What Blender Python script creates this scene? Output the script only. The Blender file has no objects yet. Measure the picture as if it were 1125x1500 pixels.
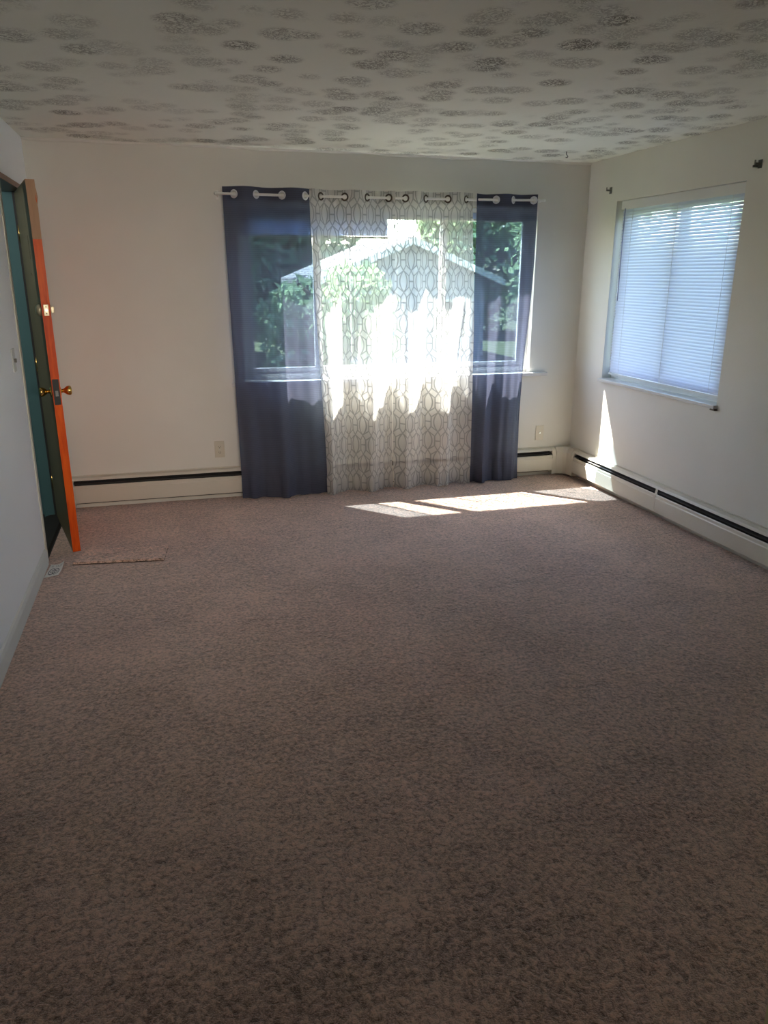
import bpy, bmesh, math, random
import numpy as np
from mathutils import Vector, Matrix
S = bpy.context.scene
C = S.collection
PI = math.pi
random.seed(7)

# ---------------------------------------------------------------- camera
yaw, pitch, roll = 0.27374, -0.30409, 0.0022
fw = Vector((math.sin(yaw)*math.cos(pitch), math.cos(yaw)*math.cos(pitch), math.sin(pitch)))
rt = Vector((math.cos(yaw), -math.sin(yaw), 0)); up = rt.cross(fw)
r2 = math.cos(roll)*rt + math.sin(roll)*up; u2 = -math.sin(roll)*rt + math.cos(roll)*up
cd = bpy.data.cameras.new('camera'); cam = bpy.data.objects.new('camera', cd); C.objects.link(cam)
m = Matrix(((r2.x, u2.x, -fw.x, -3.228), (r2.y, u2.y, -fw.y, -5.652), (r2.z, u2.z, -fw.z, 1.620), (0, 0, 0, 1)))
cam.matrix_world = m
cd.sensor_fit = 'VERTICAL'; cd.sensor_height = 24.0; cd.lens = 24.0*1106.6/1500; cd.clip_start = 0.02; cd.clip_end = 500
S.camera = cam

# ---------------------------------------------------------------- light
SUN = Vector((0.69, -0.73, -1.48)).normalized()
W = bpy.data.worlds.new('sky'); S.world = W; W.use_nodes = True
wn = W.node_tree.nodes; wl = W.node_tree.links
sky = wn.new('ShaderNodeTexSky'); sky.sky_type = 'NISHITA'; sky.sun_disc = False
sky.sun_elevation = math.asin(-SUN.z); sky.sun_rotation = math.atan2(-SUN.x, -SUN.y)
sky.air_density = 1.0; sky.dust_density = 1.5; sky.altitude = 200
bg = wn['Background']; bg.inputs['Strength'].default_value = 0.17
wl.new(sky.outputs[0], bg.inputs[0])
sd = bpy.data.lights.new('sun', 'SUN'); sd.energy = 7.0; sd.angle = math.radians(0.55); sd.color = (1.0, .95, .86)
so = bpy.data.objects.new('sun', sd); C.objects.link(so); so.rotation_euler = SUN.to_track_quat('-Z', 'Y').to_euler(); so.location = (-6, 8, 12)
def portal(name, loc, rot, sx, sy):
    l = bpy.data.lights.new(name, 'AREA'); l.shape = 'RECTANGLE'; l.size = sx; l.size_y = sy; l.cycles.is_portal = True
    o = bpy.data.objects.new(name, l); C.objects.link(o); o.location = loc; o.rotation_euler = rot
portal('portal_back', (-1.56, .17, 1.48), (-PI/2, 0, 0), 2.28, 1.25)
portal('portal_right', (.17, -1.07, 1.49), (-PI/2, 0, -PI/2), 1.33, 1.29)
hl = bpy.data.lights.new('hall_fill', 'POINT'); hl.energy = 2.0; hl.shadow_soft_size = .12; hl.color = (1, .98, .95)  # unseen point light added to brighten the hall, no fixture
ho = bpy.data.objects.new('hall_fill', hl); C.objects.link(ho); ho.location = (-4.9, -1.5, 2.2)
# warm fill light added behind the camera; no window there
bl_ = bpy.data.lights.new('rear_fill_light', 'AREA'); bl_.shape = 'RECTANGLE'; bl_.size = 2.6; bl_.size_y = 1.0; bl_.energy = 1.55; bl_.spread = math.radians(42); bl_.color = (1, .87, .74)
bo = bpy.data.objects.new('rear_fill_light', bl_); C.objects.link(bo); bo.location = (-2.4, -8.17, 1.72); bo.rotation_euler = (PI/2-.155, 0, .06)
vs = S.view_settings; vs.view_transform = 'Standard'; vs.look = 'None'; vs.gamma = 1; vs.use_curve_mapping = False
vs.exposure = 3.65
cy = S.cycles; cy.use_denoising = True; cy.max_bounces = 12; cy.diffuse_bounces = 6; cy.transparent_max_bounces = 24
cy.transmission_bounces = 8; cy.caustics_reflective = False; cy.caustics_refractive = False; cy.sample_clamp_indirect = 8

# ---------------------------------------------------------------- node helper
class N:
    """tiny expression wrapper around shader math nodes"""
    def __init__(s, t, sock): s.t, s.s = t, sock
    def _m(s, op, *a):
        n = s.t.nodes.new('ShaderNodeMath'); n.operation = op
        for i, v in enumerate((s,)+a):
            if isinstance(v, N): s.t.links.new(v.s, n.inputs[i])
            else: n.inputs[i].default_value = v
        return N(s.t, n.outputs[0])
    def __add__(s, o): return s._m('ADD', o)
    def __sub__(s, o): return s._m('SUBTRACT', o)
    def __mul__(s, o): return s._m('MULTIPLY', o)
    def __truediv__(s, o): return s._m('DIVIDE', o)
    def abs(s): return s._m('ABSOLUTE')
    def floor(s): return s._m('FLOOR')
    def fract(s): return s._m('FRACT')
    def sin(s): return s._m('SINE')
    def pow(s, o): return s._m('POWER', o)
    def mod(s, o): return s._m('FLOORED_MODULO', o)
    def min(s, o): return s._m('MINIMUM', o)
    def max(s, o): return s._m('MAXIMUM', o)
    def lt(s, o): return s._m('LESS_THAN', o)
    def gt(s, o): return s._m('GREATER_THAN', o)
    def step(s, a, b):        # smooth 0..1 between a and b
        n = s.t.nodes.new('ShaderNodeMapRange'); n.interpolation_type = 'SMOOTHSTEP'
        s.t.links.new(s.s, n.inputs[0]); n.inputs[1].default_value = a; n.inputs[2].default_value = b
        return N(s.t, n.outputs[0])

def mat(name, col=(.8, .8, .8), rough=.6, metal=0.0, spec=.5):
    M = bpy.data.materials.new(name); M.use_nodes = True
    b = M.node_tree.nodes['Principled BSDF']
    b.inputs['Base Color'].default_value = (*col, 1); b.inputs['Roughness'].default_value = rough
    b.inputs['Metallic'].default_value = metal; b.inputs['Specular IOR Level'].default_value = spec
    return M
def tools(M):
    t = M.node_tree; return t, t.nodes['Principled BSDF']
def coord(t, kind='Object', scale=None):
    n = t.nodes.new('ShaderNodeTexCoord'); o = n.outputs[kind]
    if scale:
        mp = t.nodes.new('ShaderNodeMapping'); mp.inputs['Scale'].default_value = scale; t.links.new(o, mp.inputs[0]); o = mp.outputs[0]
    return o
def noise(t, vec, scale, detail=2, rough=.5, dist=0):
    n = t.nodes.new('ShaderNodeTexNoise'); t.links.new(vec, n.inputs['Vector'])
    n.inputs['Scale'].default_value = scale; n.inputs['Detail'].default_value = detail; n.inputs['Roughness'].default_value = rough
    n.inputs['Distortion'].default_value = dist
    return N(t, n.outputs[0])
def mixc(t, f, a, b):
    n = t.nodes.new('ShaderNodeMix'); n.data_type = 'RGBA'
    for i, v in ((0, f), (6, a), (7, b)):
        if isinstance(v, N): t.links.new(v.s, n.inputs[i])
        elif hasattr(v, 'is_output'): t.links.new(v, n.inputs[i])
        elif isinstance(v, tuple): n.inputs[i].default_value = (*v, 1)
        else: n.inputs[i].default_value = v
    return n.outputs[2]
def bump(t, h, dist=.002, strength=1.0):
    n = t.nodes.new('ShaderNodeBump'); n.inputs['Distance'].default_value = dist; n.inputs['Strength'].default_value = strength
    t.links.new(h.s, n.inputs['Height']); return n.outputs[0]

def mottled(name, a, b, scale=3, rough=.6, bdist=.0006, bscale=60, spec=.4, metal=0):
    M = mat(name, a, rough, metal, spec); t, p = tools(M); v = coord(t)
    t.links.new(mixc(t, noise(t, v, scale, 4), a, b), p.inputs['Base Color'])
    t.links.new(bump(t, noise(t, v, bscale, 3), bdist), p.inputs['Normal']); return M

def wall_mat():
    M = mat('wall_paint', rough=.62, spec=.3); t, p = tools(M); v = coord(t)
    big = noise(t, v, 1.3, 3); c = mixc(t, big.step(.35, .65), (.68, .67, .62), (.72, .71, .66))
    t.links.new(c, p.inputs['Base Color'])
    h = noise(t, v, 140, 3, .6)*.35 + noise(t, v, 9, 2)*.9
    t.links.new(bump(t, h, .0022, .7), p.inputs['Normal']); return M

def ceiling_mat():
    M = mat('stomped_ceiling_paint', rough=.85, spec=.15); t, p = tools(M); v = coord(t)
    wob = noise(t, v, 3, 2)
    def stamps(scale, off):
        mp = t.nodes.new('ShaderNodeMapping'); t.links.new(v, mp.inputs[0]); mp.inputs['Location'].default_value = off
        mp.inputs['Scale'].default_value = (scale, scale*1.05, 0)
        vo = t.nodes.new('ShaderNodeTexVoronoi'); t.links.new(mp.outputs[0], vo.inputs['Vector'])
        vo.inputs['Scale'].default_value = 1; vo.inputs['Randomness'].default_value = .75
        d = N(t, vo.outputs['Distance'])
        sep = t.nodes.new('ShaderNodeSeparateColor'); t.links.new(vo.outputs['Color'], sep.inputs[0])
        r = N(t, sep.outputs[0])
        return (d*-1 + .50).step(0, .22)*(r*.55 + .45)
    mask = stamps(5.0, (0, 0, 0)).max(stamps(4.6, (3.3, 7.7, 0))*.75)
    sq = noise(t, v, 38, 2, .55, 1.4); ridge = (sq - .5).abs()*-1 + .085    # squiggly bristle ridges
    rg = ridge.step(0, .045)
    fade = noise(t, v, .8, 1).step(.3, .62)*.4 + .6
    ridge_shade = rg*mask*fade
    t.links.new(mixc(t, ridge_shade*.95, (.78, .80, .73), (.19, .19, .16)), p.inputs['Base Color'])  # relief shade of the bristle ridges painted into the base colour
    h = rg*mask + noise(t, v, 25, 3)*.25 + mask*.15
    t.links.new(bump(t, h, .006, .9), p.inputs['Normal']); return M

def carpet_mat(name='carpet_pile', g=1.5):
    M = mat(name, rough=.95, spec=.05); t, p = tools(M); v = coord(t)
    tuft = noise(t, v, 66, 3, .65, .6); fine = noise(t, v, 260, 2, .6); mid = noise(t, v, 28, 3, .6)
    patch = noise(t, v, 1.7, 4, .6, .4); patch2 = noise(t, v, 6, 3, .6)
    k = tuft*.75 + fine*.35 + mid*.28 + patch*.22 + patch2*.16
    k = k.step(.66, 1.07)
    c1 = mixc(t, k, (.062*g, .036*g, .026*g), (.54*g, .37*g, .295*g))
    c2 = mixc(t, noise(t, v, 1.1, 2).step(.45, .75)*.35, c1, mixc(t, k, (.09*g, .042*g, .032*g), (.55*g, .325*g, .265*g)))
    t.links.new(c2, p.inputs['Base Color'])
    p.inputs['Sheen Weight'].default_value = 1; p.inputs['Sheen Roughness'].default_value = .5
    p.inputs['Sheen Tint'].default_value = (1, .86, .80, 1)
    t.links.new(bump(t, tuft*.8 + fine*.35 + mid*.8, .012, .9), p.inputs['Normal']); return M

def glass_mat():
    M = bpy.data.materials.new('window_glass'); M.use_nodes = True; t = M.node_tree; t.nodes.clear()
    o = t.nodes.new('ShaderNodeOutputMaterial'); tr = t.nodes.new('ShaderNodeBsdfTransparent'); gl = t.nodes.new('ShaderNodeBsdfGlossy')
    tr.inputs[0].default_value = (.95, .96, .95, 1); gl.inputs['Roughness'].default_value = .02
    fr = t.nodes.new('ShaderNodeLayerWeight'); fr.inputs[0].default_value = .5
    f = N(t, fr.outputs['Facing']).pow(5.0)*.8 + .03
    mx = t.nodes.new('ShaderNodeMixShader'); t.links.new(f.s, mx.inputs[0]); t.links.new(tr.outputs[0], mx.inputs[1]); t.links.new(gl.outputs[0], mx.inputs[2])
    t.links.new(mx.outputs[0], o.inputs[0]); return M

def cloth_mat(name, see, col_sock_fn, translucent=.5, see_col=(1, 1, 1)):
    """woven cloth: part open weave, part diffuse, part lit through"""
    M = bpy.data.materials.new(name); M.use_nodes = True; t = M.node_tree; t.nodes.clear()
    o = t.nodes.new('ShaderNodeOutputMaterial'); tr = t.nodes.new('ShaderNodeBsdfTransparent')
    df = t.nodes.new('ShaderNodeBsdfDiffuse'); tl = t.nodes.new('ShaderNodeBsdfTranslucent')
    tr.inputs[0].default_value = (*see_col, 1)
    uv = coord(t, 'UV'); sp = t.nodes.new('ShaderNodeSeparateXYZ'); t.links.new(uv, sp.inputs[0])
    col, open_, tcol = col_sock_fn(t, N(t, sp.outputs[0]), N(t, sp.outputs[1]))
    for n, c_ in ((df, col), (tl, tcol)):
        if isinstance(c_, tuple): n.inputs[0].default_value = (*c_, 1)
        else: t.links.new(c_, n.inputs[0])
    m1 = t.nodes.new('ShaderNodeMixShader'); m1.inputs[0].default_value = translucent
    t.links.new(df.outputs[0], m1.inputs[1]); t.links.new(tl.outputs[0], m1.inputs[2])
    m2 = t.nodes.new('ShaderNodeMixShader')
    if isinstance(open_, N): t.links.new(open_.s, m2.inputs[0])
    else: m2.inputs[0].default_value = see
    t.links.new(m1.outputs[0], m2.inputs[1]); t.links.new(tr.outputs[0], m2.inputs[2])
    t.links.new(m2.outputs[0], o.inputs[0]); return M

def dark_fn(open0):
    def fn(t, u, v):
        rib = (v*(2*PI/.0135)).sin()*.5 + .5
        f = noise(t, coord(t, 'UV', (240, 900, 1)), 1, 2)
        o = (rib*.13 + f*.03 + open0)
        return (.125, .135, .195), o, (.055, .058, .088)
    return fn

def sheer_fn(open0):
    def fn(t, u, v):
        P, H = .138, .150
        row = (v/H).floor(); par = row.mod(2)
        vv = (v/H).fract() - .5                               # -.5 .. .5 within the row
        uu = ((u/P + par*.5).fract() - .5).abs()               # 0 centre of the oval, .5 centre of the link
        av = vv.abs()
        oval = (uu - (av*av*-.84 + .21)).abs()
        uo = (uu*-1 + .5)                                     # distance from link column
        link = (uo - ((av*-1 + .5)*.62).min(.155)).abs()
        diag = ((uu - .345) - ((av - .25)*-1.38)).abs() + av.lt(.25)*9
        bar = av*1.0 + uo.gt(.155)*9
        d = oval.min(link).min(diag*.7).min(bar)
        line = (d - .022).step(.030, .0)
        line = line._m('MINIMUM', 1.0)
        w = noise(t, coord(t, 'UV', (700, 700, 1)), 1, 1)
        o = (line*-.30 + open0) + (w - .5)*.08
        c = mixc(t, line, (.84, .83, .80), (.36, .36, .355))
        return c, o, c
    return fn

def leaf_mat(name, a, b):
    M = cloth_mat(name, 0, lambda t, u, v: (mixc(t, noise(t, coord(t), 3, 3), a, b), 0, mixc(t, noise(t, coord(t), 3, 3), a, b)), .35)
    return M

def wood_mat(name, a, b, rough=.35):
    M = mat(name, a, rough); t, p = tools(M)
    v = coord(t, 'Object', (14, 14, 1.2))
    g = noise(t, v, 3.2, 5, .6, .5); k = noise(t, coord(t), 2.2, 2)
    t.links.new(mixc(t, (g*.7 + k*.5).step(.42, .78), a, b), p.inputs['Base Color'])
    t.links.new(bump(t, g, .0006), p.inputs['Normal']); return M

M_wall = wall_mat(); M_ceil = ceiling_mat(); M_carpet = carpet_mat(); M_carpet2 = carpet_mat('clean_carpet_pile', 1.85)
M_glass = glass_mat()
M_white = mottled('white_vinyl', (.74, .75, .74), (.68, .69, .68), 2, .4)
M_trim = mottled('cream_trim_paint', (.66, .65, .58), (.60, .585, .52), 4, .45)
M_trimwhite = mottled('white_trim_paint', (.66, .68, .66), (.60, .62, .60), 4, .5)
M_heater = mottled('cream_heater_enamel', (.66, .63, .55), (.60, .57, .49), 5, .35)
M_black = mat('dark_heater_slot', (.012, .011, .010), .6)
M_fin = mat('heater_fin_metal', (.10, .10, .10), .5, .7)
M_dark = cloth_mat('slate_blue_voile', 0, dark_fn(.07), .30, (.62, .82, 1.0))
M_dark2 = cloth_mat('slate_blue_voile_doubled', 0, dark_fn(-.04), .2, (.62, .85, 1.0))
M_sheer = cloth_mat('trellis_print_sheer', 0, sheer_fn(.43), .22)
M_rod = mat('white_rod_enamel', (.78, .77, .74), .3)
M_ringw = mat('pale_ring_metal', (.72, .74, .78), .28, .3)
M_ringb = mat('bronze_ring_metal', (.10, .08, .065), .35, .6)
M_dooredge = wood_mat('orange_stained_door_edge', (.60, .055, .006), (.85, .13, .010))
M_dooredge.node_tree.nodes['Principled BSDF'].inputs['Specular IOR Level'].default_value = .2
M_doorface = wood_mat('olive_brown_door_face', (.14, .115, .06), (.18, .145, .08), .45)
M_doorwear = wood_mat('pale_worn_veneer', (.42, .23, .13), (.5, .3, .18), .6)
M_frame = wood_mat('red_brown_door_frame', (.16, .055, .03), (.22, .085, .045))
M_brass = mat('polished_brass', (.72, .46, .14), .2, 1)
M_nickel = mottled('worn_brass_plate', (.66, .60, .42), (.55, .5, .36), 60, .35, metal=.7)
M_steel = mat('brushed_steel', (.6, .62, .62), .3, 1)
M_teal = mottled('teal_wall_paint', (.065, .155, .165), (.055, .135, .145), 3, .6)
M_blackfloor = mottled('near_black_hall_floor', (.018, .018, .018), (.03, .028, .026), 14, .7)
M_plastic = mat('ivory_plastic', (.60, .56, .46), .35)
M_slot = mat('dark_socket_slot', (.06, .05, .04), .6)
M_slat = cloth_mat('translucent_white_slat', 0, lambda t, u, v: ((.66, .69, .76), 0, (.56, .66, .95)), .19)
M_slat2 = cloth_mat('backlit_look_slat', 0, lambda t, u, v: ((.80, .84, .92), 0, (.82, .88, 1)), .75)  # brighter slat copy, backlight glow put into its colour and translucency
M_cord = mat('white_cord', (.7, .7, .72), .7)
M_wand = mat('clear_plastic_wand', (.30, .33, .50), .2)
M_marble = mottled('white_sill_paint', (.66, .66, .65), (.58, .58, .58), 12, .35)
M_chip = mottled('exposed_dark_plaster', (.10, .095, .08), (.2, .19, .16), 60, .9, .004)
M_bracket = mat('grey_bracket_metal', (.16, .16, .15), .45, .6)
M_siding = mottled('grey_blue_siding', (.24, .29, .35), (.28, .33, .39), 2, .7)
M_roof = mottled('grey_shingle', (.16, .17, .19), (.20, .21, .23), 8, .9)
M_lawn = mottled('lawn_grass', (.045, .065, .025), (.075, .10, .04), 3, .95, .02, 30)
M_leaf = leaf_mat('tree_leaf', (.17, .27, .18), (.26, .38, .24))
M_leaf2 = leaf_mat('light_tree_leaf', (.20, .30, .17), (.30, .42, .25))
M_bark = mottled('tree_bark', (.10, .075, .055), (.17, .13, .10), 8, .9, .01, 20)
M_soffit = mottled('painted_soffit', (.62, .64, .63), (.56, .58, .57), 3, .6)
M_concrete = mottled('concrete_walk', (.50, .49, .46), (.44, .43, .40), 6, .9)

# ---------------------------------------------------------------- mesh helpers
def box(bm, lo, hi):
    vs_ = [bm.verts.new((x, y, z)) for x in (lo[0], hi[0]) for y in (lo[1], hi[1]) for z in (lo[2], hi[2])]
    for f in ((0, 1, 3, 2), (4, 6, 7, 5), (0, 4, 5, 1), (2, 3, 7, 6), (0, 2, 6, 4), (1, 5, 7, 3)):
        bm.faces.new([vs_[i] for i in f])
    return vs_
def prism(bm, prof, a, b, axis):
    """profile (list of 2d) extruded along 'x' or 'y' or 'z' between a and b"""
    def P(q, s):
        return {'x': (s, q[0], q[1]), 'y': (q[0], s, q[1]), 'z': (q[0], q[1], s)}[axis]
    A = [bm.verts.new(P(q, a)) for q in prof]; B = [bm.verts.new(P(q, b)) for q in prof]
    n = len(prof)
    for i in range(n): bm.faces.new((A[i], A[(i+1) % n], B[(i+1) % n], B[i]))
    bm.faces.new(A[::-1]); bm.faces.new(B)
def tube(bm, pts, r, seg=12, cap=True):
    rings = []
    pts = [Vector(p) for p in pts]
    for i, p in enumerate(pts):
        d = (pts[min(i+1, len(pts)-1)] - pts[max(i-1, 0)]).normalized()
        a = d.orthogonal().normalized() if i == 0 else (rings_a - rings_a.dot(d)*d).normalized()
        rings_a = a; b = d.cross(a)
        rr = r[i] if isinstance(r, (list, tuple)) else r
        rings.append([bm.verts.new(p + rr*(math.cos(2*PI*k/seg)*a + math.sin(2*PI*k/seg)*b)) for k in range(seg)])
    for A, B in zip(rings, rings[1:]):
        for k in range(seg): bm.faces.new((A[k], A[(k+1) % seg], B[(k+1) % seg], B[k]))
    if cap: bm.faces.new(rings[0][::-1]); bm.faces.new(rings[-1])
def ring(bm, c, n, R, r, seg=24, s2=8, flat=.6):
    n = Vector(n).normalized(); a = n.orthogonal().normalized(); b = n.cross(a); c = Vector(c); g = []
    for i in range(seg):
        e = math.cos(2*PI*i/seg)*a + math.sin(2*PI*i/seg)*b
        g.append([bm.verts.new(c + e*(R + r*math.cos(2*PI*j/s2)) + n*(r*flat*math.sin(2*PI*j/s2))) for j in range(s2)])
    for i in range(seg):
        for j in range(s2): bm.faces.new((g[i][j], g[(i+1) % seg][j], g[(i+1) % seg][(j+1) % s2], g[i][(j+1) % s2]))
def obj(name, bm, material, parent=None, smooth=False, bevel=0):
    if bevel: bmesh.ops.bevel(bm, geom=bm.edges[:], offset=bevel, segments=2, affect='EDGES', profile=.6, clamp_overlap=True)
    bmesh.ops.recalc_face_normals(bm, faces=bm.faces[:])
    me = bpy.data.meshes.new(name); bm.to_mesh(me); bm.free()
    for m_ in (material if isinstance(material, (list, tuple)) else [material]): me.materials.append(m_)
    if smooth:
        for p in me.polygons: p.use_smooth = True
    o = bpy.data.objects.new(name, me); C.objects.link(o)
    if parent: o.parent = parent; o.matrix_parent_inverse = Matrix.Translation(-Vector(parent.location)) if parent.type == 'EMPTY' else Matrix()
    return o
def bx(name, lo, hi, material, parent=None, bevel=0):
    bm = bmesh.new(); box(bm, lo, hi); return obj(name, bm, material, parent, bevel=bevel)
def empty(name, loc, label=None, cat=None, group=None):
    o = bpy.data.objects.new(name, None); C.objects.link(o); o.location = loc; o.empty_display_size = .1
    if label: tag(o, label, cat, group)
    return o
def tag(o, label, cat, group=None):
    o['label'] = label; o['category'] = cat
    if group: o['group'] = group
    return o
def struct(o): o['kind'] = 'structure'; return o

# ---------------------------------------------------------------- room shell
WX = -4.014; H = 2.44; YN = -8.2; T = .15
struct(bx('floor', (WX-.0, YN, -.15), (0, 0, 0), M_carpet))
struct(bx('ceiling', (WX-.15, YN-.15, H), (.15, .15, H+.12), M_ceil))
bx0, bx1, bz0, bz1 = -2.70, -.42, .855, 2.10            # back window opening
bm = bmesh.new()
box(bm, (WX-.15, 0, -.15), (bx0, T, H)); box(bm, (bx1, 0, -.15), (T, T, H)); box(bm, (bx0, 0, -.15), (bx1, T, bz0)); box(bm, (bx0, 0, bz1), (bx1, T, H))
struct(obj('wall_back', bm, M_wall))
ry0, ry1, rz0, rz1 = -1.735, -.41, .85, 2.135           # right window opening
bm = bmesh.new()
box(bm, (0, YN, -.15), (T, ry0, H)); box(bm, (0, ry1, -.15), (T, 0, H)); box(bm, (0, ry0, -.15), (T, ry1, rz0)); box(bm, (0, ry0, rz1), (T, ry1, H))
struct(obj('wall_right', bm, M_wall))
dy0, dy1, dz1 = -1.04, -.17, 2.125                       # entry opening in the left wall; near side slightly out of plumb
bm = bmesh.new(); LT = .13
box(bm, (WX-LT, dy1, 0), (WX, 0, H)); box(bm, (WX-LT, YN, dz1), (WX, dy1, H))
prism(bm, [(YN, 0), (-1.095, 0), (-.975, dz1), (YN, dz1)], WX-LT, WX, 'x')
struct(obj('wall_left', bm, mottled('cool_white_wall_paint', (.83, .865, .90), (.80, .835, .87), 2, .55, .001, 90)))
struct(bx('wall_front', (WX-.15, YN-.15, -.15), (T, YN, H), M_wall))
struct(bx('wall_light_block', (WX, -6.22, 0), (0, -6.12, 1.16), M_wall))  # unseen half wall added to keep the rear fill off the near floor
struct(bx('wall_near', (-2.165, -4.88, 0), (0, -4.745, H), mottled('olive_beige_wall_paint', (.68, .60, .36), (.62, .55, .33), 3, .6)))

# thin paint bead where the ceiling meets the far wall
bm = bmesh.new(); pr = []
n = 60
for i in range(n+1):
    x = WX + (-WX)*i/n; z = H - .012 - .004*math.sin(i*.35) - .003*math.sin(i*.9)
    pr.append((x, z))
for i in range(n):
    (xa, za), (xb, zb) = pr[i], pr[i+1]
    v = [bm.verts.new(p) for p in ((xa, 0, za), (xb, 0, zb), (xb, -.008, zb+.002), (xa, -.008, za+.002), (xa, -.014, H), (xb, -.014, H))]
    bm.faces.new((v[0], v[1], v[2], v[3])); bm.faces.new((v[3], v[2], v[5], v[4]))
bmesh.ops.remove_doubles(bm, verts=bm.verts[:], dist=1e-5)
struct(obj('trim_1', bm, mottled('ceiling_edge_paint', (.72, .71, .66), (.68, .67, .62), 3, .7)))

# left baseboard: white board with an eased top
bm = bmesh.new(); prism(bm, [(WX, 0), (WX+.014, 0), (WX+.014, .075), (WX+.008, .092), (WX, .098)], YN, -1.15, 'y')
struct(obj('baseboard_left', bm, M_trimwhite))
# cream corner strip on the near jamb
bm = bmesh.new()
v0 = [(WX+.004, -1.125), (WX+.004, -1.10), (WX-LT, -1.10), (WX-LT, -1.098), (WX+.006, -1.097), (WX+.006, -1.127)]
A = [bm.verts.new((x, y+.003, 0)) for x, y in ((WX, -1.135), (WX+.006, -1.135), (WX+.006, -1.092), (WX-LT, -1.092), (WX-LT, -1.097), (WX, -1.097))]
B = [bm.verts.new((v.co.x, v.co.y+.122, dz1)) for v in A]
for i in range(6): bm.faces.new((A[i], A[(i+1) % 6], B[(i+1) % 6], B[i]))
bm.faces.new(A[::-1]); bm.faces.new(B)
struct(obj('trim_2', bm, M_trim))
# door frame: head and far jamb in red-brown wood
fr = struct(empty('door_1', (WX, -.6, 0)))
bx('head_jamb', (WX-LT-.005, -1.0, dz1-.02), (WX+.004, dy1, dz1+.012), M_frame, fr, .003)
bx('hinge_jamb', (WX-LT-.005, dy1-.018, 0), (WX+.004, dy1+.004, dz1-.02), M_teal, fr, .002)
bx('hinge_gap_strip', (WX-.066, dy1-.030, 0), (WX-.052, dy1-.018, dz1-.02), M_black, fr)  # dark strip standing in for the shaded gap line beside the hinge
bm = bmesh.new(); prism(bm, [(WX-LT, 0), (WX-.01, 0), (WX-.02, .012), (WX-.05, .018), (WX-LT+.03, .018), (WX-LT, .008)], -1.09, dy1-.018, 'y')
obj('threshold', bm, M_blackfloor, fr)

# hallway beyond the entry
struct(bx('wall_hall', (WX-1.9, -.10, -.15), (WX-LT, .0, 2.7), M_teal))
struct(bx('wall_hall_side', (WX-1.95, -2.6, -.15), (WX-1.85, -.10, 2.7), M_teal))
struct(bx('wall_hall_near', (WX-1.95, -2.7, -.15), (WX-LT, -2.6, 2.7), M_teal))
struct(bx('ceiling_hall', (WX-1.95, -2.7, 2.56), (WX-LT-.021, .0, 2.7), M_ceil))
struct(bx('floor_hall', (WX-1.95, -2.7, -.15), (WX, 0, -.001), M_blackfloor))
tag(bx('metal_strip', (WX-.46, -.72, 0.0), (WX-.135, -.685, .006), M_steel, None, .002), 'thin pale metal strip on the dark hall floor beyond the open door', 'strip')

# ---------------------------------------------------------------- entry door
HX, HY = WX-.030, dy1-.034
fx, fy = -3.862, -.985
ang = math.atan2(fx-HX, -(fy-HY))       # swing from the wall
dl = math.hypot(fx-HX, fy-HY)
door = tag(empty('entry_door', (HX, HY, 0)), 'wooden entry door standing ajar, orange stained edge facing the room', 'door')
# local frame: +y towards hinge-free direction, x across thickness
def D(p):   # (along from hinge, across thickness, z) -> world
    dx, dy = math.sin(ang), -math.cos(ang)
    return (HX + dx*p[0] + (-dy)*p[1], HY + dy*p[0] + dx*p[1], p[2])
def dobj(name, bm, material, smooth=False, bevel=0, parent=door):
    for v in bm.verts: v.co = D(v.co)
    return obj(name, bm, material, parent, smooth, bevel)
TH = .043; DT = 2.098
bm = bmesh.new(); box(bm, (0, -TH/2+.002, .012), (dl-.001, TH/2-.002, DT)); dobj('door_core', bm, M_doorwear)
bm = bmesh.new(); box(bm, (0, -TH/2-.001, .010), (dl-.002, -TH/2+.003, DT)); dobj('hall_face', bm, M_doorface)
bm = bmesh.new(); box(bm, (0, TH/2-.003, .010), (dl-.001, TH/2+.001, DT)); dobj('room_face', bm, M_dooredge)
# free edge: stained strip with a broken, paler top
bm = bmesh.new()
box(bm, (dl-.001, -TH/2-.001, .010), (dl+.006, TH/2+.001, .90)); box(bm, (dl-.001, -TH/2-.001, 1.06), (dl+.006, TH/2+.001, 1.395)); box(bm, (dl-.001, -TH/2-.001, 1.465), (dl+.006, TH/2+.001, 1.80))
box(bm, (dl-.001, -TH/2-.001, .9), (dl+.0015, TH/2+.001, 1.06)); box(bm, (dl-.001, -TH/2-.001, 1.39), (dl+.0035, TH/2+.001, 1.47))
dobj('edge_strip', bm, M_dooredge)
bm = bmesh.new()
prism(bm, [(-TH/2-.001, 1.803), (TH/2+.001, 1.798), (TH/2+.003, 1.96), (TH/2-.004, 2.00), (TH/2+.002, 2.045), (TH/2+.001, DT), (-TH/2-.001, DT)], dl-.001, dl+.005, 'x')
e = dobj('worn_edge_strip', bm, M_doorwear); e['label'] = 'pale worn top stretch of the door edge'
bm = bmesh.new(); prism(bm, [(TH/2+.001, 1.965), (TH/2+.008, 2.01), (TH/2+.004, 2.05), (TH/2+.001, 2.06)], dl-.03, dl+.004, 'x'); dobj('veneer_splinter', bm, M_doorwear)
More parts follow.
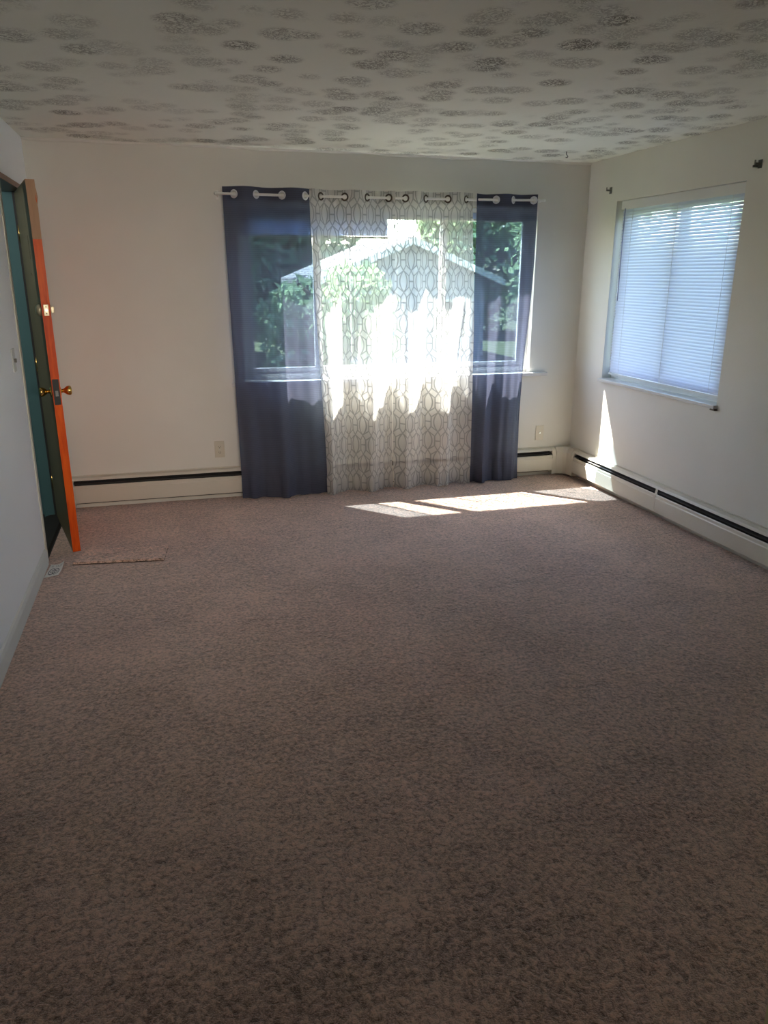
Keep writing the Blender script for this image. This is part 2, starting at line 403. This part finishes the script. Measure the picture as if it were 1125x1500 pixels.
# deadbolt
bm = bmesh.new(); box(bm, (dl+.0035, -.0125, 1.40), (dl+.0085, .0125, 1.46)); pl = dobj('deadbolt_plate', bm, M_nickel, bevel=.001)
for z in (1.412, 1.448):
    bm = bmesh.new(); tube(bm, [(dl+.008, 0, z), (dl+.0096, 0, z)], .0035, 10); dobj('screw', bm, M_slot)
bm = bmesh.new(); tube(bm, [(dl+.008, 0, 1.43), (dl+.013, 0, 1.43)], .008, 14); dobj('deadbolt', bm, M_steel)
bm = bmesh.new(); tube(bm, [(dl-.055, -TH/2, 1.43), (dl-.055, -TH/2-.012, 1.43), (dl-.055, -TH/2-.028, 1.43)], [.033, .032, .021], 24); dobj('lock_cylinder', bm, M_nickel, True)
bm = bmesh.new(); tube(bm, [(dl-.055, TH/2, 1.43), (dl-.055, TH/2+.008, 1.43)], .027, 20); dobj('thumbturn_rose', bm, M_nickel, True)
bm = bmesh.new(); box(bm, (dl-.063, TH/2+.008, 1.412), (dl-.047, TH/2+.026, 1.448)); dobj('thumbturn', bm, M_nickel, bevel=.003)
# latch and knobs
bm = bmesh.new(); box(bm, (dl+.001, -.017, .905), (dl+.004, .017, 1.05)); dobj('latch_mortise', bm, mat('blackened_mortise', (.03, .035, .035), .6))
bm = bmesh.new(); prism(bm, [(-.008, 0), (.008, 0), (.008, .006), (-.008, .014)], .955, .985, 'z')
for v in bm.verts: v.co = (dl+.003+v.co.y, v.co.x, v.co.z)
dobj('latch_bolt', bm, M_steel)
for s, nm in ((-1, 'hall'), (1, 'room')):
    bm = bmesh.new(); tube(bm, [(dl-.06, s*TH/2, .975), (dl-.06, s*(TH/2+.006), .975), (dl-.06, s*(TH/2+.010), .975)], [.032, .031, .014], 24); dobj('knob_rose', bm, M_brass, True)
    bm = bmesh.new(); prof = [(.010, .011), (.022, .011), (.030, .016), (.042, .025), (.055, .0285), (.062, .026), (.066, .018), (.067, .004)]
    tube(bm, [(dl-.06, s*(TH/2+a), .975) for a, _ in prof], [b for _, b in prof], 24); dobj('door_knob', bm, M_brass, True)
for z in (.25, 1.05, 1.86):
    bm = bmesh.new(); tube(bm, [(-.006, -TH/2, z-.05), (-.006, -TH/2, z+.05)], .006, 10); dobj('hinge', bm, M_brass, True)
bm = bmesh.new(); tube(bm, [(dl-.30, -TH/2-.0005, 1.62), (dl-.30, -TH/2-.003, 1.62)], .007, 12); dobj('peephole', bm, M_slot)
bm = bmesh.new(); box(bm, (dl-.262, -TH/2-.0022, 1.70), (dl-.258, -TH/2-.0008, 1.83)); e = dobj('scratch', bm, M_slot)

# light switch on left wall
sw = tag(empty('light_switch', (WX, -1.27, 1.19)), 'flat white switch plate on the left wall beside the entry', 'switch')
bx('wall_plate', (WX, -1.307, 1.13), (WX+.006, -1.235, 1.25), M_trimwhite, sw, .002)
bx('toggle', (WX+.005, -1.276, 1.178), (WX+.017, -1.266, 1.198), M_bracket, sw, .001)

# ---------------------------------------------------------------- outlets
def outlet(x, z, label, blank):
    e = tag(empty('wall_outlet', (x, 0, z)), label, 'outlet')
    bx('cover_plate', (x-.036, -.006, z-.062), (x+.036, 0, z+.062), M_plastic, e, .0018)
    if not blank:
        for dz in (-.021, .021):
            bm = bmesh.new(); prism(bm, [(x+.017*math.cos(a), z+dz+max(-.0125, min(.0125, .017*math.sin(a)))) for a in [2*PI*k/20 for k in range(20)]], -.0085, -.004, 'y'); s = obj('receptacle', bm, M_plastic, e)
            for dx in (-.0065, .0065): bx('slot', (x+dx-.0014, -.0092, z+dz-.004), (x+dx+.0014, -.0082, z+dz+.005), M_slot, s)
            bx('slot', (x-.0025, -.0092, z+dz-.0105), (x+.0025, -.0082, z+dz-.0062), M_slot, s)
    else:
        bm = bmesh.new(); tube(bm, [(x, -.006, z), (x, -.017, z)], .0055, 12); obj('jack', bm, M_steel, e)
    for dz in ((0,) if not blank else (-.042, .042)):
        bm = bmesh.new(); tube(bm, [(x, -.0055, z+dz), (x, -.0075, z+dz)], .003, 10); obj('screw', bm, M_steel, e)
outlet(-2.918, .375, 'ivory duplex outlet on the far wall left of the curtains', False)
outlet(-.292, .362, 'ivory cable wall plate on the far wall near the right corner', True)

# ---------------------------------------------------------------- baseboard heaters (profile: depth d from wall, height z)
def heater(name, axis, a, b, label, joints=(), caps=()):
    s = -1
    e = tag(empty(name, ((a+b)/2, 0, 0) if axis == 'x' else (0, (a+b)/2, 0)), label, 'heater', 'baseboard heaters')
    def part(nm, prof, p, q, mt, bev=0):
        bm = bmesh.new(); prism(bm, [(s*d, z) for d, z in prof], p, q, axis); return obj(nm, bm, mt, e, bevel=bev)
    part('back_panel', [(0, .02), (.004, .02), (.004, .232), (.010, .236), (.010, .24), (0, .24)], a, b, M_heater)
    part('top_cover', [(.004, .228), (.040, .222), (.052, .212), (.055, .213), (.042, .227), (.004, .234)], a, b, M_heater)
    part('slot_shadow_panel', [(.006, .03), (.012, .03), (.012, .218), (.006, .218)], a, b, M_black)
    part('damper', [(.030, .196), (.056, .188), (.057, .191), (.031, .200)], a+.01, b-.01, M_fin)
    edges = sorted([a] + list(joints) + [b])
    for p, q in zip(edges, edges[1:]):
        part('front_panel', [(.058, .058), (.066, .050), (.068, .054), (.068, .150), (.064, .156), (.064, .172), (.058, .178), (.055, .174), (.060, .168), (.060, .060)], p+.001, q-.001, M_heater)
    bm = bmesh.new()
    if axis == 'x': tube(bm, [(a, -.035, .10), (b, -.035, .10)], .011, 10)
    else: tube(bm, [(-.035, a, .10), (-.035, b, .10)], .011, 10)
    obj('pipe', bm, M_fin, e, True)
    for j in joints: part('splice_plate', [(.055, .060), (.0695, .060), (.0695, .172), (.060, .181), (.05, .214), (.053, .216)], j-.012, j+.012, M_heater)
    for p, q in caps: part('end_cap', [(0, .018), (.070, .018), (.070, .172), (.054, .216), (.042, .229), (0, .241)], p, q, M_heater, .002)
    k = a+.3
    return e
heater('baseboard_heater', 'x', -3.98, -.155, 'long cream baseboard heater running along the far wall behind the curtains', (-2.35, -1.62), ((-3.985, -3.955), (-.19, -.155)))
heater('baseboard_heater', 'y', -4.744, -.155, 'long cream baseboard heater running along the right wall under the window', (-1.32, -3.2), ((-.19, -.155),))
bm = bmesh.new()
cp = [(0, 0), (-.153, 0), (-.153, -.068), (-.10, -.078), (-.078, -.10), (-.068, -.153), (0, -.153)]
prism(bm, cp, .018, .20, 'z')
cp2 = [(0, 0), (-.153, 0), (-.153, -.040), (-.08, -.05), (-.05, -.08), (-.040, -.153), (0, -.153)]
A = [bm.verts.new((x, y, .20)) for x, y in cp]; B = [bm.verts.new((x, y, .24)) for x, y in cp2]
for i in range(7): bm.faces.new((A[i], A[(i+1) % 7], B[(i+1) % 7], B[i]))
bm.faces.new(B)
tag(obj('heater_corner_cover', bm, M_heater), 'cream corner cover joining the two baseboard heaters in the far right corner', 'cover')

# ---------------------------------------------------------------- back window
w1 = struct(empty('window_1', (-1.56, .1, bz0)))
def frame_rect(nm, x0, x1, z0, z1, y0, y1, w, par, mt=M_white):
    bm = bmesh.new()
    box(bm, (x0, y0, z0), (x0+w, y1, z1)); box(bm, (x1-w, y0, z0), (x1, y1, z1)); box(bm, (x0+w, y0, z0), (x1-w, y1, z0+w)); box(bm, (x0+w, y0, z1-w), (x1-w, y1, z1))
    return obj(nm, bm, mt, par)
frame_rect('window_frame', bx0, bx1, bz0+.012, bz1, .06, .14, .045, w1)
for x0, x1, yy in ((-2.655, -2.12, .075), (-2.14, -1.13, .10), (-1.165, -.465, .075)):
    s = frame_rect('sash', x0, x1, bz0+.057, bz1-.045, yy, yy+.024, .042, w1)
    bx('pane', (x0+.042, yy+.010, bz0+.099), (x1-.042, yy+.014, bz1-.087), M_glass, s)
bx('sash_lock', (-1.155, .062, 1.38), (-1.135, .075, 1.45), M_white, w1, .002)
bx('window_sill', (-2.80, -.040, bz0-.016), (-.27, .06, bz0+.012), M_marble, w1, .004)
def raised_blind(x0, x1, zt, zb, label, wand):
    e = tag(empty('mini_blind', ((x0+x1)/2, .03, zt)), label, 'blind', 'raised blinds in the far window')
    bx('headrail', (x0, .015, zt-.028), (x1, .045, zt), M_white, e, .001)
    n = int((zt-.032-zb-.014)/.0034); bm = bmesh.new()
    for i in range(n):
        z = zt-.032-.0034*i
        prism(bm, [(.016, z), (.030, z+.0016), (.044, z), (.044, z-.0010), (.030, z+.0006), (.016, z-.001)], x0+.004, x1-.004, 'x')
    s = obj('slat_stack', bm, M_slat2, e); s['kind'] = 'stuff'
    bx('bottom_rail', (x0+.003, .016, zb), (x1-.003, .044, zb+.013), M_white, e, .002)
    if wand:
        bm = bmesh.new(); tube(bm, [(wand, .008, zt-.02), (wand, .004, zt-.64), (wand+.004, .002, 1.0)], .004, 8); obj('tilt_wand', bm, M_white, e, True)
        bm = bmesh.new(); tube(bm, [(x0+.05, .008, zt-.02), (x0+.05, .004, 1.30)], .0018, 6); tube(bm, [(x0+.05, .004, 1.30), (x0+.05, .004, 1.26)], [.003, .008], 10); obj('pull_cord', bm, M_cord, e, True)
raised_blind(-2.688, -1.606, 2.095, 1.873, 'white mini blind raised in left half of the far window, hanging lower', -1.90)
raised_blind(-1.590, -.432, 2.095, 2.008, 'white mini blind raised fully in the right half of the far window', -1.16)

# ---------------------------------------------------------------- right window with closed mini blind
w2 = struct(empty('window_2', (.1, -1.07, rz0)))
def frame_recty(nm, y0, y1, z0, z1, xa, xb, w, par, mt=M_white):
    bm = bmesh.new()
    box(bm, (xa, y0, z0), (xb, y0+w, z1)); box(bm, (xa, y1-w, z0), (xb, y1, z1)); box(bm, (xa, y0+w, z0), (xb, y1-w, z0+w)); box(bm, (xa, y0+w, z1-w), (xb, y1-w, z1))
    return obj(nm, bm, mt, par)
frame_recty('window_frame', ry0, ry1, rz0+.01, rz1, .08, .145, .045, w2)
for y0, y1, xx in ((ry0+.045, -1.05, .087), (-1.10, ry1-.045, .112)):
    s = frame_recty('sash', y0, y1, rz0+.055, rz1-.045, xx, xx+.022, .045, w2)
    bx('pane', (xx+.009, y0+.045, rz0+.10), (xx+.013, y1-.045, rz1-.09), M_glass, s)
bx('window_sill', (-.030, ry0-.012, rz0-.014), (.08, ry1+.018, rz0+.008), M_marble, w2, .004)
bm = bmesh.new(); box(bm, (-.024, ry0-.016, rz0-.026), (.0, ry0+.030, rz0-.015)); c_ = obj('chipped_plaster', bm, M_chip, w2, bevel=.004)
bl = tag(empty('mini_blind', (.045, -1.07, rz1)), 'white mini blind lowered and closed over the right wall window', 'blind')
by0, by1 = ry0+.008, ry1-.030
bx('headrail', (.028, by0, rz1-.030), (.062, by1, rz1-.002), M_white, bl, .001)
bx('valance', (.024, by0, rz1-.060), (.028, by1, rz1-.003), M_white, bl)
bm = bmesh.new(); tilt = math.radians(58); sw_ = .0125
prof = []
for k in range(5):
    a = -1+k*.5; prof.append((a*sw_, .0018*(1-a*a)))
pts = [(d*math.cos(tilt)-h*math.sin(tilt), d*math.sin(tilt)+h*math.cos(tilt)) for d, h in prof]
A = [bm.verts.new((x, by0+.003, z)) for x, z in pts]; B = [bm.verts.new((x, by1-.002, z)) for x, z in pts]
for i in range(4): bm.faces.new((A[i], A[i+1], B[i+1], B[i]))
s0 = obj('slat', bm, M_slat, bl, True)
zt = rz1-.070; pitch_ = .0208; nsl = int((zt-(rz0+.045))/pitch_)
base = s0.matrix_parent_inverse.copy()
random.seed(3)
for i in range(nsl):
    s = s0 if i == 0 else s0.copy()
    if i: C.objects.link(s)
    s.location = (.045 + random.uniform(-.0008, .0008), 0, zt-i*pitch_)
bx('bottom_rail', (.033, by0+.003, zt-nsl*pitch_-.008), (.057, by1-.002, zt-nsl*pitch_+.006), M_white, bl, .002)
for y in (by0+.13, -1.08, by1-.13):
    bm = bmesh.new(); tube(bm, [(.036, y, rz1-.03), (.036, y, rz0+.03)], .0011, 6); obj('ladder_cord', bm, M_cord, bl)
bm = bmesh.new(); tube(bm, [(.020, -.495, rz1-.055), (.018, -.498, 1.78), (.017, -.503, 1.44)], .0038, 8); obj('tilt_wand', bm, M_wand, bl, True)

# brackets left above the right window, hook in ceiling
def bracket(y, z, label, k):
    bm = bmesh.new(); box(bm, (-.004, y-.014, z-.022), (0, y+.014, z+.022)); box(bm, (-.034, y-.004, z-.006), (-.004, y+.004, z+.006))
    box(bm, (-.038, y-.004, z-.006), (-.034, y+.004, z+.020))
    if k: box(bm, (-.030, y+.018, z-.016), (0, y+.024, z-.004))
    tag(obj('rod_bracket', bm, M_bracket), label, 'bracket')
bracket(-.314, 2.216, 'small grey rod bracket on the right wall, nearer the far corner', 0)
bracket(-1.827, 2.209, 'small grey rod bracket on right wall above window side nearest the camera', 1)
bm = bmesh.new(); tube(bm, [(-.457, -.452, H), (-.457, -.452, H-.016), (-.450, -.452, H-.024), (-.444, -.452, H-.032), (-.451, -.452, H-.040), (-.460, -.452, H-.036)], .0028, 8)
tag(obj('ceiling_hook', bm, M_bracket, smooth=True), 'small metal hook screwed in the ceiling near the far right corner', 'hook')

# ---------------------------------------------------------------- curtain rod
def rodz(x): return 2.138 + (x+2.84)/2.41*.017 - .006*math.sin((x+2.84)/2.41*PI)
RY = -.10
rod = tag(empty('curtain_rod', (-1.635, RY, 2.14)), 'thin white curtain rod above far window carrying the four curtains', 'rod')
bm = bmesh.new(); tube(bm, [(-2.84+2.41*i/24, RY, rodz(-2.84+2.41*i/24)) for i in range(25)], .0085, 12); obj('pole', bm, M_rod, rod, True)
for x in (-2.84, -.43):
    bm = bmesh.new(); s = -1 if x < -1 else 1
    tube(bm, [(x, RY, rodz(x)), (x+s*.006, RY, rodz(x)), (x+s*.014, RY, rodz(x))], [.0105, .012, .006], 12); obj('finial', bm, M_rod, rod, True)
for x in (-2.825, -1.605, -.455):
    bm = bmesh.new(); z = rodz(x)
    box(bm, (x-.008, -.004, z-.03), (x+.008, 0, z+.03)); box(bm, (x-.004, RY, z-.014), (x+.004, -.004, z-.009)); obj('bracket', bm, M_rod, rod)

# ---------------------------------------------------------------- curtains
def sm(a): a = max(0., min(1., a)); return a*a*(3-2*a)
def curtain(name, label, xt, xb, gx, first, ztop, folds, material, header, ringmat, full, seed, yb=-.125, amp=.035, group=None, hem=None, zb=.010, lean=None):
    """xt/xb: x range at the top and at the floor; gx: ring positions; folds: (freq, phase, amp) of the lower drape"""
    rnd = random.Random(seed)
    e = tag(empty(name, ((xb[0]+xb[1])/2, yb, 0)), label, 'curtain', group)
    hz = .085
    nx = int((xt[1]-xt[0])/.0045)
    knots = [xt[0]] + list(gx) + [xt[1]]
    def topw(x):
        for i, g in enumerate(gx):
            if x < g:
                lo = gx[i-1] if i else g-(gx[1]-gx[0]); s = (x-lo)/(g-lo); return first*(-1)**i*math.sin(PI*s)
        lo = gx[-1]; s = (x-lo)/(gx[-1]-gx[-2]); return first*(-1)**len(gx)*math.sin(PI*min(s, 1))
    zs = [2.0-.0001]  # placeholder
    def surf(u, z, off=0):
        x0 = xt[0]+(xt[1]-xt[0])*u; zr = rodz(x0)
        top = zr+ztop
        v = (top-z)/(top-zb)
        t_ = sm(v*1.0)
        if lean: t_ = lean(v)
        x1 = xb[0]+(xb[1]-xb[0])*u
        x = x0+(x1-x0)*t_
        wt = 1-sm(v*1.6); wb = sm(v*1.5)
        yl = 0
        for f, ph, a in folds: yl += a*math.sin(2*PI*(f*u+ph) + .5*math.sin(3*v+ph*7))
        y = (RY + amp*topw(x0))*wt + (1-wt)*RY*(1-wb) + (yb+yl)*wb + yl*.35*(1-wb)*(1-wt)
        lim = -.080 if z < .27 else -.056 - .024*sm((.60-z)/.33)
        if z < 1.2 and y > lim-.012: y = lim-.012 + .006*math.tanh((y-lim+.012)/.02)
        if z < .16: x += .004*math.sin(38*u*PI*2*.3+seed); y += -.012*sm((.16-z)/.16)*(.6+.4*math.sin(11*u*PI+seed))
        return Vector((x, y+off, z)), top
    def build(nm, z_of, zrows, mt, par, off, holes):
        bm = bmesh.new(); uvl = bm.loops.layers.uv.new('UVMap'); grid = []; uvs = {}
        ucum = [0]; prev = None
        for i in range(nx+1):
            u = i/nx; x0 = xt[0]+(xt[1]-xt[0])*u; q = Vector((x0, RY+amp*topw(x0)))
            if prev is not None: ucum.append(ucum[-1]+(q-prev).length)
            prev = q
        for j, zr_ in enumerate(zrows):
            row = []
            for i in range(nx+1):
                u = i/nx; x0 = xt[0]+(xt[1]-xt[0])*u; top = rodz(x0)+ztop
                z = z_of(top, zr_); p, _ = surf(u, z, off)
                v = bm.verts.new(p); uvs[v] = (ucum[i]*full, z); row.append(v)
            grid.append(row)
        for j in range(len(grid)-1):
            for i in range(nx):
                f = bm.faces.new((grid[j][i], grid[j][i+1], grid[j+1][i+1], grid[j+1][i])); f.smooth = True
                for l in f.loops: l[uvl].uv = uvs[l.vert]
        if holes:
            dead = []
            for f in bm.faces:
                c = f.calc_center_median()
                for g in gx:
                    if math.hypot(c.x-g, (c.z-rodz(g)))**2 + (c.y-RY-off)**2 < .0185**2: dead.append(f); break
            bmesh.ops.delete(bm, geom=dead, context='FACES')
        return obj(nm, bm, mt, par, False)
    full_rows = [('d', k*.0045) for k in range(20)] + [('f', k/70) for k in range(1, 71)]
    def zof(top, r):
        return top-r[1] if r[0] == 'd' else (top-.0855)+(zb-(top-.0855))*r[1]
    b = build('panel', zof, full_rows, material, e, 0, True)
    build('header_band', lambda top, r: top-r[1], [('d', k*.0045) for k in range(20)], header, e, .0018, True)
    if hem: build('bottom_hem', lambda top, r: hem+(zb-hem)*r, [k/6 for k in range(7)], header, e, .0016, False)
    for g in gx:
        h = .002; dydx = amp*(topw(g+h)-topw(g-h))/(2*h)
        bm = bmesh.new(); ring(bm, (g, RY, rodz(g)), (-dydx, 1, 0), .0225, .0062); obj('grommet', bm, ringmat, e, True)
    return e
curtain('dark_curtain', 'slate blue voile curtain panel at the left end of the rod', (-2.795, -2.205), (-2.775, -2.115), (-2.722, -2.574, -2.398, -2.238), 1, .048,
        ((1.5, .05, .026), (3.1, .35, .018), (5.3, .1, .008)), M_dark, M_dark2, M_ringw, 1.2, 3, yb=-.125, hem=.11)
curtain('sheer_curtain', 'white sheer curtain with grey trellis print, left one of two, beside left dark panel', (-2.215, -1.598), (-2.135, -1.598), (-2.128, -1.959, -1.796, -1.640), -1, .046,
        ((1.72, .58, .054), (5.1, .45, .010), (9.2, .2, .004)), M_sheer, M_sheer, M_ringb, 1.12, 5, group='trellis print sheers', zb=.012, yb=-.128)
curtain('sheer_curtain', 'white sheer curtain with grey trellis print, right one of two, beside right dark panel', (-1.592, -.985), (-1.592, -.965), (-1.515, -1.361, -1.194, -1.052), 1, .046,
        ((2.3, .40, .050), (5.2, .2, .010), (8.7, .7, .004)), M_sheer, M_sheer, M_ringb, 1.12, 8, group='trellis print sheers', zb=.012, yb=-.125)
curtain('dark_curtain', 'slate blue voile curtain panel at the right end of the rod', (-.975, -.488), (-.975, -.525), (-.816, -.679, -.513), 1, .040,
        ((2.1, .30, .028), (3.4, .75, .015), (6.1, .4, .007)), M_dark, M_dark2, M_ringw, 1.2, 11, yb=-.115, hem=.10)

# ---------------------------------------------------------------- things on the floor
# loose remnant of carpet
bm = bmesh.new()
cs = [(-3.862, -1.206), (-3.352, -1.272), (-3.326, -1.040), (-3.800, -.995)]
ed = []; rnd = random.Random(4)
for (a, b) in zip(cs, cs[1:]+cs[:1]):
    for k in range(14):
        t_ = k/14; j = .0028; ed.append((a[0]+(b[0]-a[0])*t_+rnd.uniform(-j, j), a[1]+(b[1]-a[1])*t_+rnd.uniform(-j, j)))
lo = [bm.verts.new((x, y, .001)) for x, y in ed]; mi = [bm.verts.new((x, y, .006)) for x, y in ed]
cx = sum(x for x, _ in ed)/len(ed); cyy = sum(y for _, y in ed)/len(ed)
hi = [bm.verts.new((x+(cx-x)*.012, y+(cyy-y)*.03, .017+rnd.uniform(-.0015, .0015))) for x, y in ed]
n = len(ed)
for i in range(n):
    k = (i+1) % n; f = bm.faces.new((lo[i], lo[k], mi[k], mi[i])); f.material_index = 1; bm.faces.new((mi[i], mi[k], hi[k], hi[i]))
bm.faces.new(hi); bm.faces.new(lo[::-1])
tag(obj('carpet_remnant', bm, [M_carpet2, mottled('dark_carpet_backing', (.03, .02, .016), (.05, .035, .03), 40, .9)]), 'loose rectangular brown carpet offcut on the carpet beside the open door', 'carpet offcut')
# printed card
def card_mat():
    M = mat('printed_card', (.7, .7, .66), .6); t, p = tools(M); uv = coord(t, 'UV'); sp = t.nodes.new('ShaderNodeSeparateXYZ'); t.links.new(uv, sp.inputs[0])
    u, v = N(t, sp.outputs[0]), N(t, sp.outputs[1])
    def rng(cu, cv, r, w):
        d = ((u-cu)*(u-cu) + (v-cv)*(v-cv)*.7).pow(.5); return ((d-r).abs()).lt(w)
    a = rng(.35, .42, .20, .025).max(rng(.62, .42, .20, .025)).max(rng(.35, .42, .08, .02)).max(rng(.62, .42, .08, .02))
    txt = noise(t, coord(t, 'UV', (30, 3, 1)), 1, 1).gt(.5)*(((v*14).fract()-.5).abs().lt(.22))*v.gt(.76)*v.lt(.93)*((u-.5).abs().lt(.4))
    t.links.new(mixc(t, a.max(txt), (.82, .84, .80), (.12, .14, .16)), p.inputs['Base Color']); return M
bm = bmesh.new(); uvl = bm.loops.layers.uv.new('UVMap'); g = []
c00, c10, c11, c01 = Vector((-3.998, -1.375, 0)), Vector((-3.925, -1.355, 0)), Vector((-3.905, -1.205, 0)), Vector((-3.985, -1.165, 0))
for i in range(9):
    row = []
    for j in range(9):
        u, v = i/8, j/8; p = c00*(1-u)*(1-v)+c10*u*(1-v)+c11*u*v+c01*(1-u)*v
        p.z = .0025 + .030*max(0, (u+v-1.25)/.75)**2 + .003*u; row.append((bm.verts.new(p), (u, v)))
    g.append(row)
for i in range(8):
    for j in range(8):
        q = [g[i][j], g[i+1][j], g[i+1][j+1], g[i][j+1]]; f = bm.faces.new([a for a, _ in q]); f.smooth = True
        for l, (_, uv) in zip(f.loops, q): l[uvl].uv = uv
tag(obj('printed_card', bm, card_mat()), 'small white printed card lying on the carpet against the left wall', 'card')

# ---------------------------------------------------------------- outside
struct(bx('floor_yard', (-40, -30, -1.2), (40, 60, -.75), M_lawn))
struct(bx('floor_bounce_slab', (-1.6, .6, -.76), (4.5, 9.5, -.73), mottled('bounce_slab_concrete', (.12, .117, .11), (.10, .097, .09), 5, .9)))  # slab added to bounce sunlight up onto the ceiling
struct(bx('trim_3', (WX-.5, .15, 2.72), (.6, .45, 2.80), M_soffit))        # eave above the far window
bm = bmesh.new(); prism(bm, [(.45, 2.76), (.53, 2.78), (.55, 2.87), (.45, 2.87)], WX-.5, .6, 'x'); struct(obj('trim_4', bm, M_white))
struct(bx('roof_deck', (WX-.5, YN-.3, 2.80), (.6, .45, 2.90), M_roof))
def siding(bm, x0, x1, y, z0, z1, tri=None):
    z = z0; 
    while z < z1:
        zz = min(z+.2, z1); f = 0
        xa, xb = x0, x1
        if tri and z > tri:
            k = (z-tri)/(z1-tri); xa = x0+(x1-x0)/2*k; xb = x1-(x1-x0)/2*k
        prism(bm, [(y, z), (y-.03, z), (y-.008, zz), (y, zz)], xa, xb, 'x'); z += .2
hs = tag(empty('neighbour_house', (3.7, 14.5, -.75)), 'low pale grey blue gabled house beyond the yard, seen through the sheer curtains', 'house')
bm = bmesh.new(); box(bm, (1.5, 14.5, -.75), (5.9, 20, 1.45)); obj('wall', bm, M_siding, hs)
bm = bmesh.new(); siding(bm, 1.5, 5.9, 14.5, -.75, 2.36, 1.45); s = obj('siding', bm, M_siding, hs); s['kind'] = 'stuff'
bm = bmesh.new(); prism(bm, [(1.1, 1.38), (3.7, 2.42), (6.3, 1.38), (6.3, 1.52), (3.7, 2.58), (1.1, 1.52)], 14.1, 20.2, 'y'); obj('roof', bm, M_roof, hs)
bm = bmesh.new(); prism(bm, [(1.1, 1.34), (3.7, 2.38), (6.3, 1.34), (6.3, 1.51), (3.7, 2.56), (1.1, 1.51)], 14.02, 14.1, 'y'); obj('fascia', bm, M_white, hs)
M_farglass = mat('dark_far_glass', (.06, .08, .1), .1)
for x in (2.0, 4.4):
    f = frame_rect('window', x, x+1.0, -.1, 1.0, 14.42, 14.48, .08, hs); bx('pane', (x+.08, 14.44, -.02), (x+.92, 14.46, .92), M_farglass, f)
hs.location.x -= .6
def tree(x, y, h, r, mt, label, n=2600, seed=1, zt=.30, lf=1.0):
    rnd = random.Random(seed); e = tag(empty('leafy_tree', (x, y, -.75)), label, 'tree')
    bm = bmesh.new(); tube(bm, [(x, y, -.8), (x+.1, y, h*.3), (x-.05, y, h*.7)], [.22, .16, .06], 10)
    for k in range(5):
        a = rnd.uniform(0, 2*PI); tube(bm, [(x+.05, y, h*(.25+.08*k)), (x+r*.6*math.cos(a), y+r*.6*math.sin(a), h*(.5+.08*k))], [.08, .02], 6)
    obj('trunk', bm, M_bark, e, True)
    blobs = [(rnd.uniform(-.6, .6)*r, rnd.uniform(-.6, .6)*r, rnd.uniform(h*zt, h-.5*r), rnd.uniform(.35, .6)*r) for _ in range(14 if lf == 1 else 26)]
    V = []; F = []
    for k in range(n):
        bx_, by_, bz_, br = rnd.choice(blobs)
        d = Vector((rnd.gauss(0, 1), rnd.gauss(0, 1), rnd.gauss(0, 1))).normalized()*br*rnd.uniform(.6, 1)**.5
        c = Vector((x+bx_, y+by_, bz_))+d; a = Vector((rnd.gauss(0, 1), rnd.gauss(0, 1), rnd.gauss(0, 1))).normalized(); b = a.orthogonal().normalized()
        q = rnd.uniform(.07, .15)*lf; i = len(V); V += [c-a*q, c-b*q*.55, c+a*q, c+b*q*.55]; F.append((i, i+1, i+2, i+3))
    me = bpy.data.meshes.new('foliage'); me.from_pydata([tuple(v) for v in V], [], F); me.materials.append(mt)
    o = bpy.data.objects.new('foliage', me); C.objects.link(o); o.parent = e; o.matrix_parent_inverse = Matrix.Translation(-Vector(e.location)); o['kind'] = 'stuff'
tree(-5.2, 11.5, 6.5, 2.6, M_leaf, 'dark green leafy tree at the left of the far window view', 11000, 2, .1, 1.35)
tree(-.2, 9.0, 1.9, 1.3, M_leaf2, 'low light green tree in front of the neighbouring house', 2600, 3, .1)
tree(6.2, 10.0, 7.5, 2.4, M_leaf2, 'tall light green tree at the right of the far window view', 4200, 4, .2)
tree(.4, 28.2, 8.6, 3.9, M_leaf, 'large green tree rising behind the neighbouring house', 13000, 5, .05, 1.9)
tree(-3.4, 18.0, 6.8, 3.0, M_leaf2, 'light green tree standing left of the neighbouring house', 12000, 8, .03, 1.8)
tree(9.2, 24.8, 5.4, 2.6, M_leaf2, 'shorter light green tree behind right side of the neighbouring house', 9000, 9, .03, 1.8)
tree(6.5, 3.2, 6.0, 2.3, M_leaf, 'green yard tree outside the right wall window', 4200, 6, .2)
